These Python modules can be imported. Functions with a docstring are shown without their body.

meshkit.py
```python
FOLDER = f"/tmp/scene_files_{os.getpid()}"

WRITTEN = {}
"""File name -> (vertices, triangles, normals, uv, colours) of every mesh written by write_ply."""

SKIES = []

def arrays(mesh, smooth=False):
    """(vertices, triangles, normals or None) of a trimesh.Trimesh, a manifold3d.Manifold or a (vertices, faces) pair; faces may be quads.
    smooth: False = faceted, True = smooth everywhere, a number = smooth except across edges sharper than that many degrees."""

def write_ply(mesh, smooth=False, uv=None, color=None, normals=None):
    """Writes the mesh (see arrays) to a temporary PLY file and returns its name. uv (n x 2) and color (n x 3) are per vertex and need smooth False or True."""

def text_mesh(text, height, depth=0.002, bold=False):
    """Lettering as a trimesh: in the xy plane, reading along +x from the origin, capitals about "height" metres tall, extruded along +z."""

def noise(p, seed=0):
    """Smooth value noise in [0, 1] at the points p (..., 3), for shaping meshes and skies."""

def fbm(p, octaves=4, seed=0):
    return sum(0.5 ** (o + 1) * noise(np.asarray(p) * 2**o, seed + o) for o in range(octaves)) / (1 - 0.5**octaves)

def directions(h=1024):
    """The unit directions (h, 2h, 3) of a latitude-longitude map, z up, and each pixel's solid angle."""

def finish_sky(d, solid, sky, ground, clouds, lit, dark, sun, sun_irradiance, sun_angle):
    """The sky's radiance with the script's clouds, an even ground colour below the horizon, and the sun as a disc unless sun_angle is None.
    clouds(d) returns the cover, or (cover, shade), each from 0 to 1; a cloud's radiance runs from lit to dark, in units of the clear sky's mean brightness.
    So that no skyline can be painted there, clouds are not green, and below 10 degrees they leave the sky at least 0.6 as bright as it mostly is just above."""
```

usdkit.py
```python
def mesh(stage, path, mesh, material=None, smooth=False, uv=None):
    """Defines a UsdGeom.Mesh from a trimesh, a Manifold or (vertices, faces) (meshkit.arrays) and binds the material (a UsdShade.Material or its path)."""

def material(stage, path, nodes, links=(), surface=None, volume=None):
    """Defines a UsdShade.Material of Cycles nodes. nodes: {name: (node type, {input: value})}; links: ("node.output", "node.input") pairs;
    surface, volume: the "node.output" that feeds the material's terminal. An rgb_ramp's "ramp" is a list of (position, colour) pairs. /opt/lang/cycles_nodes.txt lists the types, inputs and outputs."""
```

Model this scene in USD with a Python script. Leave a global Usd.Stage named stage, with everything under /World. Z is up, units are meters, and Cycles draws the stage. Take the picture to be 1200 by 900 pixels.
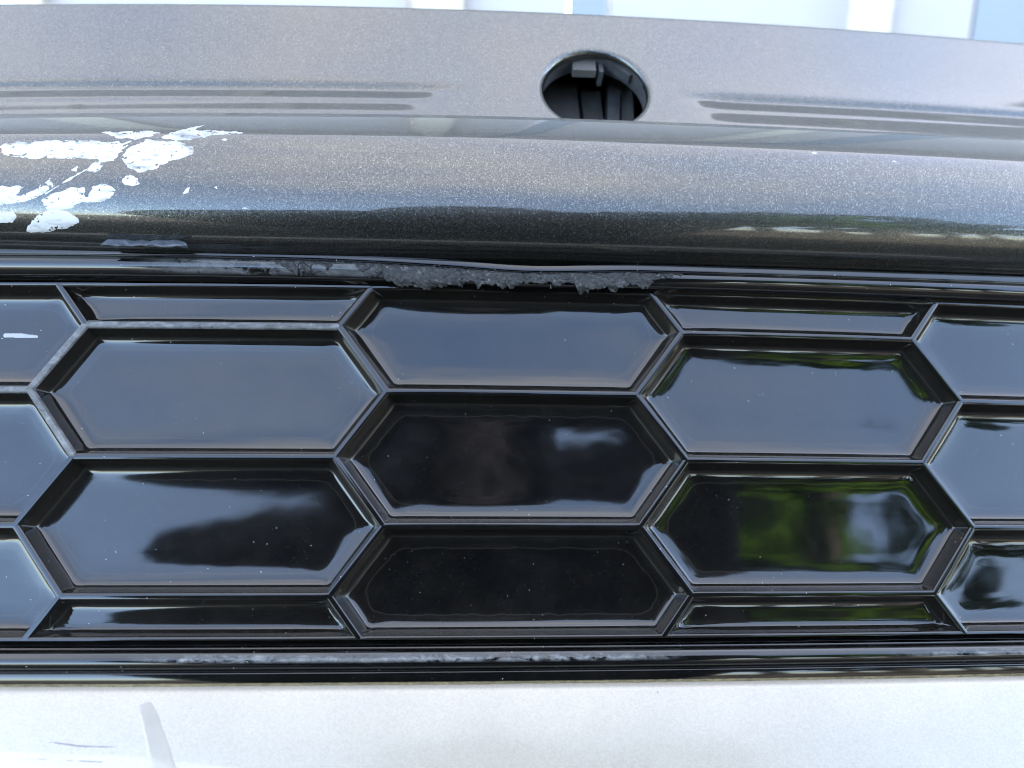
import math, numpy as np, trimesh, usdkit, meshkit
import manifold3d as m3
from pxr import Usd, UsdGeom, UsdLux, UsdShade, Gf, Sdf, Vt
from scipy.spatial import Delaunay
from shapely.geometry import Polygon, Point
from shapely import union_all, contains_xy
import shapely

def ramp(*stops): return {'ramp': [(p, (c,) * 3 if np.ndim(c) == 0 else c) for p, c in stops]}
stage = Usd.Stage.CreateInMemory()
UsdGeom.SetStageUpAxis(stage, UsdGeom.Tokens.z)
UsdGeom.SetStageMetersPerUnit(stage, 1.0)
UsdGeom.Xform.Define(stage, '/World')
UsdGeom.Scope.Define(stage, '/World/Looks')

# ------------------------------------------------------------------ frame of the bumper
# The grille's own frame, in millimetres: u to the right, v up along the grille, w out of it. It leans back by LEAN.
LEAN = math.radians(30)
BASE = np.array([0, 0, 0.55])
AX = np.array([[1, 0, 0], [0, math.sin(LEAN), math.cos(LEAN)], [0, -math.cos(LEAN), math.sin(LEAN)]])
def G(p):
    return np.asarray(p, float) / 1000.0 @ AX + BASE
def bow(u):                                    # the whole bumper bows away to the right (plan curve of a car's nose)
    return 0.075 * u + u * u / 6000.0
def W(p):
    p = np.array(p, float); p[..., 2] -= bow(p[..., 0]); return p

# ------------------------------------------------------------------ camera, sky, sun, exposure
EXPOSURE = 3.55
SKY = 0.13
SUN_EL, SUN_AZ, SUN_I = math.radians(38), math.radians(35), 1.0      # the sun stands behind the wall, to the right
PITCH = math.atan(200 / 1039.23)
cam = UsdGeom.Camera.Define(stage, '/World/camera')
eye = G([0, 0, 364])
cy, sy = math.cos(PITCH), math.sin(PITCH)
right, up, back = AX[0], cy * AX[1] + sy * AX[2], -(sy * AX[1] - cy * AX[2])
M = np.eye(4); M[0, :3], M[1, :3], M[2, :3], M[3, :3] = right, up, back, eye
cam.AddTransformOp().Set(Gf.Matrix4d(M.tolist()))
cam.CreateHorizontalApertureAttr(36.0); cam.CreateVerticalApertureAttr(27.0)
cam.CreateFocalLengthAttr(36.0 / 2 / math.tan(math.radians(30)))
cam.CreateFStopAttr(6.0); cam.CreateFocusDistanceAttr(0.375)
cam.CreateClippingRangeAttr(Gf.Vec2f(0.01, 1000))
cam.CreateExposureAttr(EXPOSURE)

sund = np.array([math.cos(SUN_EL) * math.sin(SUN_AZ), math.cos(SUN_EL) * math.cos(SUN_AZ), math.sin(SUN_EL)])
mat = lambda name, nodes, links=(), surface=None, volume=None: usdkit.material(stage, '/World/Looks/' + name, nodes, links, surface, volume)
skymat = mat('sky_light', {
    't': ('texture_coordinate', {}), 'm': ('mapping', {'scale': (1, 1, 2.2)}), 'n': ('noise_texture', {'scale': 1.7, 'detail': 7, 'roughness': 0.55}),
    'r': ('rgb_ramp', ramp((0.36, 0.0), (0.66, 0.7))), 'z': ('separate_xyz', {}), 'zr': ('rgb_ramp', ramp((0.55, 0.12), (0.85, 1.0))), 'zm': ('math', {'math_type': 'multiply'}), 'c': ('mix_color', {'b': (3.6, 3.4, 3.12), 'use_clamp': False}),
    's': ('sky_texture', {'sky_type': 'single_scattering', 'sun_disc': False, 'sun_elevation': SUN_EL, 'sun_rotation': SUN_AZ, 'aerosol_density': 1.6}),
    'b': ('background_shader', {'strength': SKY})}, [('t.generated', 'm.vector'), ('m.vector', 'n.vector'), ('n.fac', 'r.fac'), ('t.generated', 'z.vector'), ('z.z', 'zr.fac'), ('r.color', 'zm.value1'), ('zr.color', 'zm.value2'), ('zm.value', 'c.fac'), ('s.color', 'c.a'), ('c.result', 'b.color')], 'b.background')
dome = UsdLux.DomeLight.Define(stage, '/World/sky')
UsdShade.MaterialBindingAPI.Apply(dome.GetPrim()).Bind(skymat)
dome.GetPrim().SetCustomDataByKey('kind', 'structure')
sun = UsdLux.DistantLight.Define(stage, '/World/sun')
sun.CreateIntensityAttr(SUN_I); sun.CreateAngleAttr(0.53); sun.CreateNormalizeAttr(True); sun.CreateColorAttr(Gf.Vec3f(1, 0.95, 0.87))
z = sund; x = np.cross([0, 0, 1], z); x /= np.linalg.norm(x); y = np.cross(z, x)
M = np.eye(4); M[0, :3], M[1, :3], M[2, :3] = x, y, z
sun.AddTransformOp().Set(Gf.Matrix4d(M.tolist()))

taken = {}
def numbered(path):
    n = taken.get(path, -1) + 1; taken[path] = n
    return path if n == 0 else f'{path}_{n:03d}'
def tag(prim, label=None, cat=None, group=None, kind=None):
    prim = prim.GetPrim() if hasattr(prim, 'GetPrim') else prim
    for k, v in (('label', label), ('category', cat), ('group', group), ('kind', kind)):
        if v: prim.SetCustomDataByKey(k, v)
    return prim
def thing(name, label, cat, group=None):
    return tag(UsdGeom.Xform.Define(stage, numbered('/World/' + name)), label, cat, group)
def obj(name, mesh, material, parent=None, smooth=False, label=None, attrs=None, normals=None):
    path = numbered((str(parent.GetPath()) if parent else '/World') + '/' + name)
    m = usdkit.mesh(stage, path, mesh, material, smooth)
    if normals is not None:
        m.CreateNormalsAttr(Vt.Vec3fArray.FromNumpy(np.asarray(normals, np.float32))); m.SetNormalsInterpolation('vertex')
    for k, v in (attrs or {}).items():
        UsdGeom.PrimvarsAPI(m).CreatePrimvar(k, Sdf.ValueTypeNames.FloatArray, 'vertex').Set(Vt.FloatArray.FromNumpy(np.asarray(v, np.float32)))
    if label: tag(m, label)
    return m.GetPrim()
def orient(v, f, ref):
    """Turn the faces so that they look along the direction ref (in the bumper's frame), for open sheets."""
    n = np.cross(v[f[:, 1]] - v[f[:, 0]], v[f[:, 2]] - v[f[:, 0]]).sum(0)
    return f if n @ np.asarray(ref, float) > 0 else f[:, ::-1]
def sheet(P, ref=(0, 0, 1)):
    """(vertices, triangles) of a grid of points P[i, j]."""
    a, b = P.shape[:2]; k = np.arange(a * b).reshape(a, b)
    q = np.stack([k[:-1, :-1], k[1:, :-1], k[1:, 1:], k[:-1, 1:]], -1).reshape(-1, 4)
    f = np.vstack([q[:, [0, 1, 2]], q[:, [0, 2, 3]]]); v = P.reshape(-1, 3)
    return v, orient(v, f, ref)
def box(lo, hi):
    b = trimesh.creation.box(np.subtract(hi, lo)); b.apply_translation(np.add(lo, hi) / 2.0); return b

# ------------------------------------------------------------------ materials
def black_plastic(name, scuff=None, inset=False, base=0.0012):
    """Piano-black plastic: fine dust, a few white specks, faint wiping haze. scuff: how much of the stretch marked by the mesh's wear attribute is scraped."""
    n = {'g': ('geometry', {}),
         'p': ('principled_bsdf', {'roughness': 0.09, 'ior': 1.62, 'base_color': (base,) * 3}),
         'wv': ('noise_texture', {'scale': 34, 'detail': 2}), 'wb': ('bump', {'distance': 0.00012, 'strength': 1.0}), 'haze': ('noise_texture', {'scale': 38, 'detail': 6, 'roughness': 0.65}), 'hm': ('mapping', {'scale': (0.25, 1, 1)}),
         'hr': ('rgb_ramp', ramp((0.35, 0.03), (0.75, 0.10))),
         'dn': ('noise_texture', {'scale': 60, 'detail': 8, 'roughness': 0.7}),
         'dr': ('rgb_ramp', ramp((0.42, 0.0), (0.8, 0.006))),
         'v': ('voronoi_texture', {'scale': 560, 'feature': 'f1'}), 'fv': ('voronoi_texture', {'scale': 1500, 'feature': 'f1'}), 'fs': ('rgb_ramp', ramp((0.0, 1.0), (0.10, 1.0), (0.16, 0.0))), 'fc': ('separate_color', {}), 'fk': ('math', {'math_type': 'greater_than', 'value2': 0.90}), 'fm': ('math', {'math_type': 'multiply'}), 'f3': ('math', {'math_type': 'multiply_add', 'value2': 0.16}), 'vs': ('rgb_ramp', ramp((0.0, 1.0), (0.07, 1.0), (0.10, 0.0))),
         'vc': ('separate_color', {}), 'vk': ('math', {'math_type': 'greater_than', 'value2': 0.94}),
         'vm': ('math', {'math_type': 'multiply'}),
         'c1': ('mix_color', {'a': (base,) * 3, 'b': (0.34, 0.29, 0.22)}), 'c2': ('mix_color', {'b': (0.5, 0.5, 0.5)})}
    l = [('g.position', 'wv.vector'), ('wv.fac', 'wb.height'), ('wb.normal', 'p.normal'), ('g.position', 'hm.vector'), ('hm.vector', 'haze.vector'), ('haze.fac', 'hr.fac'), ('g.position', 'dn.vector'), ('dn.fac', 'dr.fac'),
         ('g.position', 'v.vector'), ('v.distance', 'vs.fac'), ('v.color', 'vc.color'), ('vc.r', 'vk.value1'), ('vs.color', 'vm.value1'), ('vk.value', 'vm.value2'),
         ('g.position', 'fv.vector'), ('fv.distance', 'fs.fac'), ('fv.color', 'fc.color'), ('fc.g', 'fk.value1'), ('fs.color', 'fm.value1'), ('fk.value', 'fm.value2'), ('fm.value', 'f3.value1'), ('vm.value', 'f3.value3'), ('c1.result', 'c2.a'), ('f3.value', 'c2.fac'), ('c2.result', 'p.base_color'), ('hr.color', 'p.roughness')]
    dust = 'dr.color'
    if inset:      # the dried tide line that rain leaves round a cell's floor
        n['at'] = ('attribute', {'attribute': 'inset'})
        n['an'] = ('noise_texture', {'scale': 130, 'detail': 5}); n['aw'] = ('math', {'math_type': 'multiply_add', 'value2': 0.16})
        n['ar'] = ('rgb_ramp', ramp((0.0, 0.008), (0.2, 0.011), (0.33, 0.013), (0.42, 0.005), (0.5, 0.003), (0.57, 0.003), (0.59, 0.017), (0.615, 0.001), (0.7, 0.0)))
        n['as'] = ('math', {'math_type': 'add'})
        l += [('g.position', 'an.vector'), ('an.fac', 'aw.value1'), ('at.fac', 'aw.value3'), ('aw.value', 'ar.fac'), ('ar.color', 'as.value1'), ('dr.color', 'as.value2')]
        dust = 'as.value'
    l.append((dust, 'c1.fac'))
    mt = 'p.BSDF'
    if scuff:
        amt = scuff
        n.update({'wear': ('attribute', {'attribute': 'wear'}), 'sm': ('mapping', {'rotation': (0, 0, 0), 'scale': (0.55, 1, 1)}),
                  'sn': ('noise_texture', {'scale': 330, 'detail': 7, 'roughness': 0.75, 'distortion': 0.6}),
                  'sb': ('noise_texture', {'scale': 45, 'detail': 3}), 'sa': ('math', {'math_type': 'multiply_add', 'value2': 0.55}),
                  'sr': ('rgb_ramp', ramp((0.0, 0.0), (0.80 - amt * 0.3, 0.0), (0.92 - amt * 0.3, 1.0))), 'sk': ('math', {'math_type': 'multiply'}),
                  'sp': ('principled_bsdf', {'roughness': 0.75, 'base_color': (0.16, 0.16, 0.155)}), 'bp': ('bump', {'distance': 0.0006, 'strength': 0.8}),
                  'scr': ('rgb_ramp', ramp((0.3, 0.02), (0.55, 0.09), (0.8, 0.28))), 'mix': ('mix_closure', {})})
        l += [('g.position', 'sm.vector'), ('sm.vector', 'sn.vector'), ('g.position', 'sb.vector'), ('sb.fac', 'sa.value1'), ('sn.fac', 'sa.value3'),
              ('sa.value', 'sr.fac'), ('sr.color', 'sk.value1'), ('wear.fac', 'sk.value2'), ('sn.fac', 'scr.fac'), ('scr.color', 'sp.base_color'),
              ('sn.fac', 'bp.height'), ('bp.normal', 'sp.normal'), ('p.BSDF', 'mix.closure1'), ('sp.BSDF', 'mix.closure2'), ('sk.value', 'mix.fac')]
        mt = 'mix.closure'
    return mat(name, n, l, mt)
black = black_plastic('gloss_black_plastic')
cellblack = black_plastic('gloss_black_cell', inset=True)
railblack = black_plastic('gloss_black_frame', scuff=0.45)
worn = black_plastic('worn_black_rib', scuff=1.0)
def plain(name, c, rough=0.6, **kw): return mat(name, {'p': ('principled_bsdf', {'base_color': c if np.ndim(c) else (c,) * 3, 'roughness': rough, **kw})}, [], 'p.BSDF')
def noisy(name, c0, c1, scale, rough=0.7, bump=0.0, dist=0.001, **kw):
    return mat(name, {'g': ('geometry', {}), 'n': ('noise_texture', {'scale': scale, 'detail': 8, 'roughness': 0.7}), 'r': ('rgb_ramp', ramp((0.3, c0), (0.7, c1))),
                      'b': ('bump', {'distance': dist, 'strength': bump}), 'p': ('principled_bsdf', {'roughness': rough, **kw})},
               [('g.position', 'n.vector'), ('n.fac', 'r.fac'), ('r.color', 'p.base_color'), ('n.fac', 'b.height'), ('b.normal', 'p.normal')], 'p.BSDF')

# grey metallic paint: flakes of about 0.4 mm, each tilted its own way, under clear lacquer
paint = mat('grey_metallic_paint', {
    'g': ('geometry', {}), 'v': ('voronoi_texture', {'scale': 3300, 'feature': 'f1'}),
    's': ('vector_math', {'math_type': 'subtract', 'vector2': (0.5, 0.5, 0.5)}), 'k': ('vector_math', {'math_type': 'scale', 'scale': 0.17}),
    'a': ('vector_math', {'math_type': 'add'}), 'nn': ('vector_math', {'math_type': 'normalize'}),
    'sc': ('separate_color', {}), 'r': ('rgb_ramp', ramp((0.0, (0.029, 0.0283, 0.0245)), (0.5, (0.048, 0.0466, 0.0405)), (0.9, (0.078, 0.0757, 0.066)), (1.0, (0.165, 0.16, 0.14)))),
    'p': ('principled_bsdf', {'metallic': 0.9, 'roughness': 0.24, 'coat_weight': 1.0, 'coat_roughness': 0.04, 'coat_ior': 1.58})},
    [('g.position', 'v.vector'), ('v.color', 's.vector1'), ('s.vector', 'k.vector1'), ('k.vector', 'a.vector1'), ('g.normal', 'a.vector2'), ('a.vector', 'nn.vector1'),
     ('nn.vector', 'p.normal'), ('g.normal', 'p.coat_normal'), ('v.color', 'sc.color'), ('sc.g', 'r.fac'), ('r.color', 'p.base_color')], 'p.BSDF')
bare = mat('bare_white_primer', {'g': ('geometry', {}), 'm': ('mapping', {'rotation': (0, 0.6, 0), 'scale': (0.3, 1, 1)}), 'n': ('noise_texture', {'scale': 520, 'detail': 6, 'roughness': 0.7}), 'n2': ('noise_texture', {'scale': 90, 'detail': 4}),
    'a': ('math', {'math_type': 'multiply_add', 'value2': 0.7}), 'r': ('rgb_ramp', ramp((0.60, (0.10, 0.097, 0.092)), (0.72, (0.26, 0.25, 0.238)), (0.85, (0.40, 0.385, 0.365)))), 'b': ('bump', {'distance': 0.0003, 'strength': 0.6}), 'p': ('principled_bsdf', {'roughness': 0.6})},
    [('g.position', 'm.vector'), ('m.vector', 'n.vector'), ('g.position', 'n2.vector'), ('n2.fac', 'a.value1'), ('n.fac', 'a.value3'), ('a.value', 'r.fac'), ('r.color', 'p.base_color'), ('n.fac', 'b.height'), ('b.normal', 'p.normal')], 'p.BSDF')
silver = mat('silver_paint', {
    'g': ('geometry', {}), 'v': ('voronoi_texture', {'scale': 1800}), 'sc': ('separate_color', {}), 'n': ('noise_texture', {'scale': 30, 'detail': 6}),
    'r': ('rgb_ramp', ramp((0.0, (0.345, 0.31, 0.255)), (1.0, (0.40, 0.36, 0.298)))), 'nr': ('rgb_ramp', ramp((0.3, 0.92), (0.7, 1.0))), 'm': ('mix_color', {'blend_type': 'multiply', 'fac': 1.0}),
    'p': ('principled_bsdf', {'metallic': 0.35, 'roughness': 0.42, 'coat_weight': 0.6, 'coat_roughness': 0.15})},
    [('g.position', 'v.vector'), ('v.color', 'sc.color'), ('sc.r', 'r.fac'), ('g.position', 'n.vector'), ('n.fac', 'nr.fac'), ('r.color', 'm.a'), ('nr.color', 'm.b'), ('m.result', 'p.base_color')], 'p.BSDF')
torn_mat = mat('torn_grey_plastic', {'g': ('geometry', {}), 'n': ('noise_texture', {'scale': 650, 'detail': 8, 'roughness': 0.75}), 'n2': ('noise_texture', {'scale': 170, 'detail': 5}),
    'a': ('math', {'math_type': 'multiply_add', 'value2': 0.6}), 's': ('math', {'math_type': 'multiply', 'value2': 0.625}),
    'r': ('rgb_ramp', ramp((0.38, 0.002), (0.50, (0.010, 0.0098, 0.0095)), (0.58, (0.030, 0.029, 0.027)), (0.70, (0.16, 0.154, 0.145)))),
    'rr': ('rgb_ramp', ramp((0.35, 0.25), (0.6, 0.7))), 'b': ('bump', {'distance': 0.0007, 'strength': 1.0}), 'p': ('principled_bsdf', {})},
    [('g.position', 'n.vector'), ('g.position', 'n2.vector'), ('n2.fac', 'a.value1'), ('n.fac', 'a.value3'), ('a.value', 's.value1'), ('s.value', 'r.fac'), ('n2.fac', 'rr.fac'),
     ('r.color', 'p.base_color'), ('rr.color', 'p.roughness'), ('n.fac', 'b.height'), ('b.normal', 'p.normal')], 'p.BSDF')
satin = noisy('satin_black_plastic', (0.012,) * 3, (0.03,) * 3, 200, 0.45, 0.2, 0.0003)

# ------------------------------------------------------------------ the painted skin: profile (v, w), bowed along u
F, D = 1039.23, 364.0
def pchip(xs, ys, x):
    from scipy.interpolate import PchipInterpolator
    return PchipInterpolator(xs, ys, extrapolate=True)(x)
def angle(row): return math.atan((450 - row) / F) + PITCH          # elevation above the grille's normal, seen from a point 364 mm in front
ROWS = [303, 295, 285, 275, 265, 255, 240, 220, 200, 180, 170, 163, 157, 147, 140, 137]
TILT = [-80, -62, -46, -33, -22, -14, -5, 3, 9, 14, 18, 27, 36, 41, 46, 47]
def grow(v, w, tilt_at, stop, ds=0.1):
    out = [(v, w)]
    while True:
        t = (v / (D - w)); row = 450 - F * math.tan(math.atan(t) - PITCH)
        if row < stop: return np.array(out)
        n = math.radians(tilt_at(row)); v += ds * math.cos(n); w -= ds * math.sin(n); out.append((v, w))
bulge = grow(354 * math.tan(angle(303)), 10.0, lambda r: np.interp(-r, [-a for a in ROWS], TILT), 137.4)
def bez(a, b, c, d, n):
    t = np.linspace(0, 1, n)[:, None]
    return (1 - t) ** 3 * np.array(a) + 3 * t * (1 - t) ** 2 * np.array(b) + 3 * t * t * (1 - t) * np.array(c) + t ** 3 * np.array(d)
crest = bulge[-1]; cd = np.array([math.cos(math.radians(47)), -math.sin(math.radians(47))])
tuck = np.array([(119.5, -6), (119.6, 0), (119.9, 5), (120.5, 8)])
back_ = bez(crest + cd * 0.15, crest + cd * 1.8, crest + [-0.6, -2.6], crest + [-6, -15], 24)
p0 = crest + np.array([-6, -16.5])
flat = grow(*p0, lambda r: np.interp(r, [15, 60, 90, 125, 160], [15, 17, 19, 20, 22]), 15.0)
def resample(P, n):
    d = np.r_[0, np.cumsum(np.linalg.norm(np.diff(P, axis=0), axis=1))]
    t = np.linspace(0, d[-1], n); return np.stack([np.interp(t, d, P[:, 0]), np.interp(t, d, P[:, 1])], 1)
NP = 150
FLAT = resample(flat, NP)
_rows = np.array([450 - F * math.tan(math.atan(a / (D - b)) - PITCH) for a, b in FLAT])
_t = np.gradient(FLAT, axis=0); _t /= np.linalg.norm(_t, axis=1, keepdims=True)
_delta = np.interp(_rows, [98, 100.5, 102, 104, 106, 116, 118, 119.5, 121, 133, 137], [0, -0.12, -0.45, -1.1, -1.25, -0.6, -0.45, -0.58, -0.58, -0.05, 0])
from scipy.ndimage import gaussian_filter1d
_delta = gaussian_filter1d(_delta * 1.3, 1.5)
STEP = FLAT + np.stack([-_t[:, 1], _t[:, 0]], 1) * _delta[:, None]      # a shallow ledge pressed into the panel
def lip_back(P):
    e = P[-1]; a = np.radians(np.linspace(20, 150, 12)); r = 3.0
    c = e + r * np.array([-math.sin(math.radians(15)), -math.cos(math.radians(15))]) 
    arc = np.stack([c[0] + r * np.sin(a), c[1] + r * np.cos(a)], 1)
    return np.vstack([arc, arc[-1] + [[-4, -5], [-8, -12]]])
n_tail = len(lip_back(FLAT))
BUL = resample(bulge, 130)
PRO_F = np.vstack([tuck, BUL, back_, FLAT, lip_back(FLAT)])
PRO_S = np.vstack([tuck, BUL, back_, STEP, lip_back(STEP)])
NS = len(PRO_F); I_BUL = (4, 4 + 130); I_PAN = 4 + 130 + 24
UH, RH = 40.6, 28.2                                      # the tow eye's hole
US = np.unique(np.r_[np.arange(-340, 341, 5.0), np.arange(-90, 141, 2.5)])
def smooth(a, b, x): t = np.clip((x - a) / (b - a), 0, 1); return t * t * (3 - 2 * t)
def skin_points(us):
    k = np.clip(1 - smooth(-58, -14, us) + smooth(78, 112, us), 0, 1)[:, None, None]
    p = PRO_F[None] * (1 - k) + PRO_S[None] * k
    v = p[..., 0]; t = np.clip((v - 121) / 73, -0.1, 1.6)
    lo = pchip([-230, -80, 0, 100, 235], [4.2, 2.2, 2.2, 2.6, 4.0], us)[:, None]; hi = pchip([-230, -80, 0, 80, 235], [-3.8, -1.2, 0, 0.6, 3.2], us)[:, None]
    top = TOPFIX(us)[:, None]
    s = smooth(196, 235, v)
    return np.stack([np.broadcast_to(us[:, None], v.shape), v + lo * (1 - np.clip(t, 0, 1)) + hi * np.clip(t, 0, 1) + s * top, p[..., 1]], -1)
TOPFIX = lambda us: pchip([-230, -80, 0, 80, 235], [2.2, 0.6, 0, 0, -0.8], us)
SK = W(skin_points(US))

# ------------------------------------------------------------------ ground, wall
def quad_ground(n, half):
    g = np.sign(np.linspace(-1, 1, n)) * np.abs(np.linspace(-1, 1, n)) ** 3 * half
    X, Y = np.meshgrid(g, g, indexing='ij'); Z = (meshkit.fbm(np.stack([X * 0.6, Y * 0.6, X * 0], -1), 4, 3) - 0.5) * 0.03
    return sheet(np.stack([X, Y, Z - 0.015], -1))
gravel = noisy('dark_gravel', (0.02, 0.018, 0.014), (0.06, 0.048, 0.03), 14, 0.9, 0.6, 0.02)
tag(obj('ground', quad_ground(90, 220.0), gravel, smooth=True), 'dark gravel ground in front of the bumper', 'ground', kind='structure')
wall_pale = noisy('pale_wall_paint', (0.355, 0.325, 0.31), (0.38, 0.348, 0.33), 3, 0.7)
wall_white = noisy('white_batten_paint', (0.50, 0.455, 0.37), (0.51, 0.465, 0.38), 5, 0.7)
wall_blue = noisy('pale_blue_paint', (0.21, 0.235, 0.262), (0.22, 0.245, 0.27), 3, 0.7)
wall = thing('panelled_wall', 'pale blurred panelled wall behind the bumper, with white battens and pale blue boards', 'wall')
WY, WTOP = 0.95, 3.4
edges = [-3.0, -2.2, -1.5, -0.66, -0.135, 0.075, 0.127, 0.45, 0.61, 0.70, 1.2, 1.9, 2.6, 3.3]
blue_at = {5, 8}
for i, (a, b) in enumerate(zip(edges[:-1], edges[1:])):
    obj('panel', box((a + 0.002, WY, 0.0), (b - 0.002, WY + 0.04, WTOP)), wall_blue if i in blue_at else wall_pale, wall)
for c, w_ in ((-2.2, 0.05), (-1.5, 0.05), (-0.66, 0.10), (-0.095, 0.062), (0.468, 0.052), (1.2, 0.05), (1.9, 0.05), (2.6, 0.05)):
    obj('batten', box((c - w_ / 2, WY - 0.018, 0.0), (c + w_ / 2, WY - 0.001, WTOP - 0.01)), wall_white, wall)

# ------------------------------------------------------------------ the bumper
bumper = thing('car_bumper', 'damaged grey metallic car bumper with black honeycomb grille and silver lower lip', 'bumper')

# painted skin, with the tow eye's hole cut out of it
dU = np.gradient(SK, US, axis=0); dS = np.gradient(SK, axis=1)
SN = np.cross(dU, dS); SN /= np.linalg.norm(SN, axis=-1, keepdims=True)
from scipy.interpolate import RegularGridInterpolator
f_P = RegularGridInterpolator((US, np.arange(NS)), SK); f_N = RegularGridInterpolator((US, np.arange(NS)), SN)
IC = I_PAN + int(np.argmin(np.abs([450 - F * math.tan(math.atan(a / (D - b)) - PITCH) - 100.0 for a, b in FLAT])))
DS = np.linalg.norm(FLAT[60] - FLAT[59])
ua, ub = np.searchsorted(US, [-5, 87.5]); ia, ib = IC - int(38 / DS), IC + int(38 / DS)
ia = max(ia, I_PAN + 1)
idx = np.arange(len(US) * NS).reshape(len(US), NS)
q = np.stack([idx[:-1, :-1], idx[1:, :-1], idx[1:, 1:], idx[:-1, 1:]], -1)
keep = np.ones(q.shape[:2], bool); keep[ua:ub, ia:ib] = False
q = q[keep]; tri = [np.vstack([q[:, [0, 1, 2]], q[:, [0, 2, 3]]])]
gu, gi = np.meshgrid(US[ua:ub + 1], np.arange(ia, ib + 1), indexing='ij')
pts2 = np.stack([gu.ravel(), (gi.ravel() - IC) * DS], 1); ids = idx[ua:ub + 1, ia:ib + 1].ravel()
r_ = np.hypot(pts2[:, 0] - UH, pts2[:, 1]); ok = r_ > RH + 1.6; pts2, ids = pts2[ok], ids[ok]
ph = np.linspace(0, 2 * math.pi, 96, endpoint=False)
ring = np.vstack([np.stack([UH + r * np.cos(ph), r * np.sin(ph)], 1) for r in (RH, RH + 0.8)])
allp = np.vstack([pts2, ring]); nid = np.r_[ids, idx.size + np.arange(len(ring))]
t = Delaunay(allp).simplices; c = allp[t].mean(1); t = t[np.hypot(c[:, 0] - UH, c[:, 1]) > RH - 0.05]
a2 = np.cross(allp[t[:, 1]] - allp[t[:, 0]], allp[t[:, 2]] - allp[t[:, 0]]); t[a2 < 0] = t[a2 < 0][:, ::-1]
tri.append(nid[t])
rp = np.stack([ring[:, 0], ring[:, 1] / DS + IC], 1)
SV = np.vstack([SK.reshape(-1, 3), f_P(rp)]); SNV = np.vstack([SN.reshape(-1, 3), f_N(rp)]); SF = np.vstack(tri)
SNV /= np.linalg.norm(SNV, axis=1, keepdims=True)
used = np.unique(SF); remap = np.full(len(SV), -1); remap[used] = np.arange(len(used))
skin = obj('painted_panel', (G(SV[used]), remap[SF]), paint, bumper, normals=SNV[used] @ AX, label='grey metallic painted panel with chipped white patches at the left')
# the rolled rim and the tube behind it
ring0 = f_P(rp[:96]); n0 = f_N(rp[:96]); n0 /= np.linalg.norm(n0, axis=1, keepdims=True)
ctr = f_P([[UH, IC]])[0]; nh = f_N([[UH, IC]])[0]; nh /= np.linalg.norm(nh)
inw = ctr - ring0; inw -= (inw * n0).sum(1, keepdims=True) * n0; inw /= np.linalg.norm(inw, axis=1, keepdims=True)
RHO = 2.8
prof = [(RHO * math.sin(a), RHO * (1 - math.cos(a))) for a in np.radians(np.linspace(0, 90, 8))] + [(RHO, 4.2)]
rim = np.stack([ring0 + inw * a - n0 * b for a, b in prof], 1); rim = np.concatenate([rim, rim[:1]], 0)
v, f = sheet(rim, nh); 
obj('tow_eye_rim', (G(v), f if (np.cross(v[f[0, 1]] - v[f[0, 0]], v[f[0, 2]] - v[f[0, 0]]) @ (n0[0] + inw[0])) > 0 else f[:, ::-1]), paint, bumper, smooth=True)
eu = dU[np.searchsorted(US, UH), IC]; eu = eu - (eu @ nh) * nh; eu /= np.linalg.norm(eu); ea = np.cross(nh, eu)
def H(p): p = np.asarray(p, float); return G(ctr + p[..., :1] * eu + p[..., 1:2] * ea + p[..., 2:3] * nh)
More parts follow.
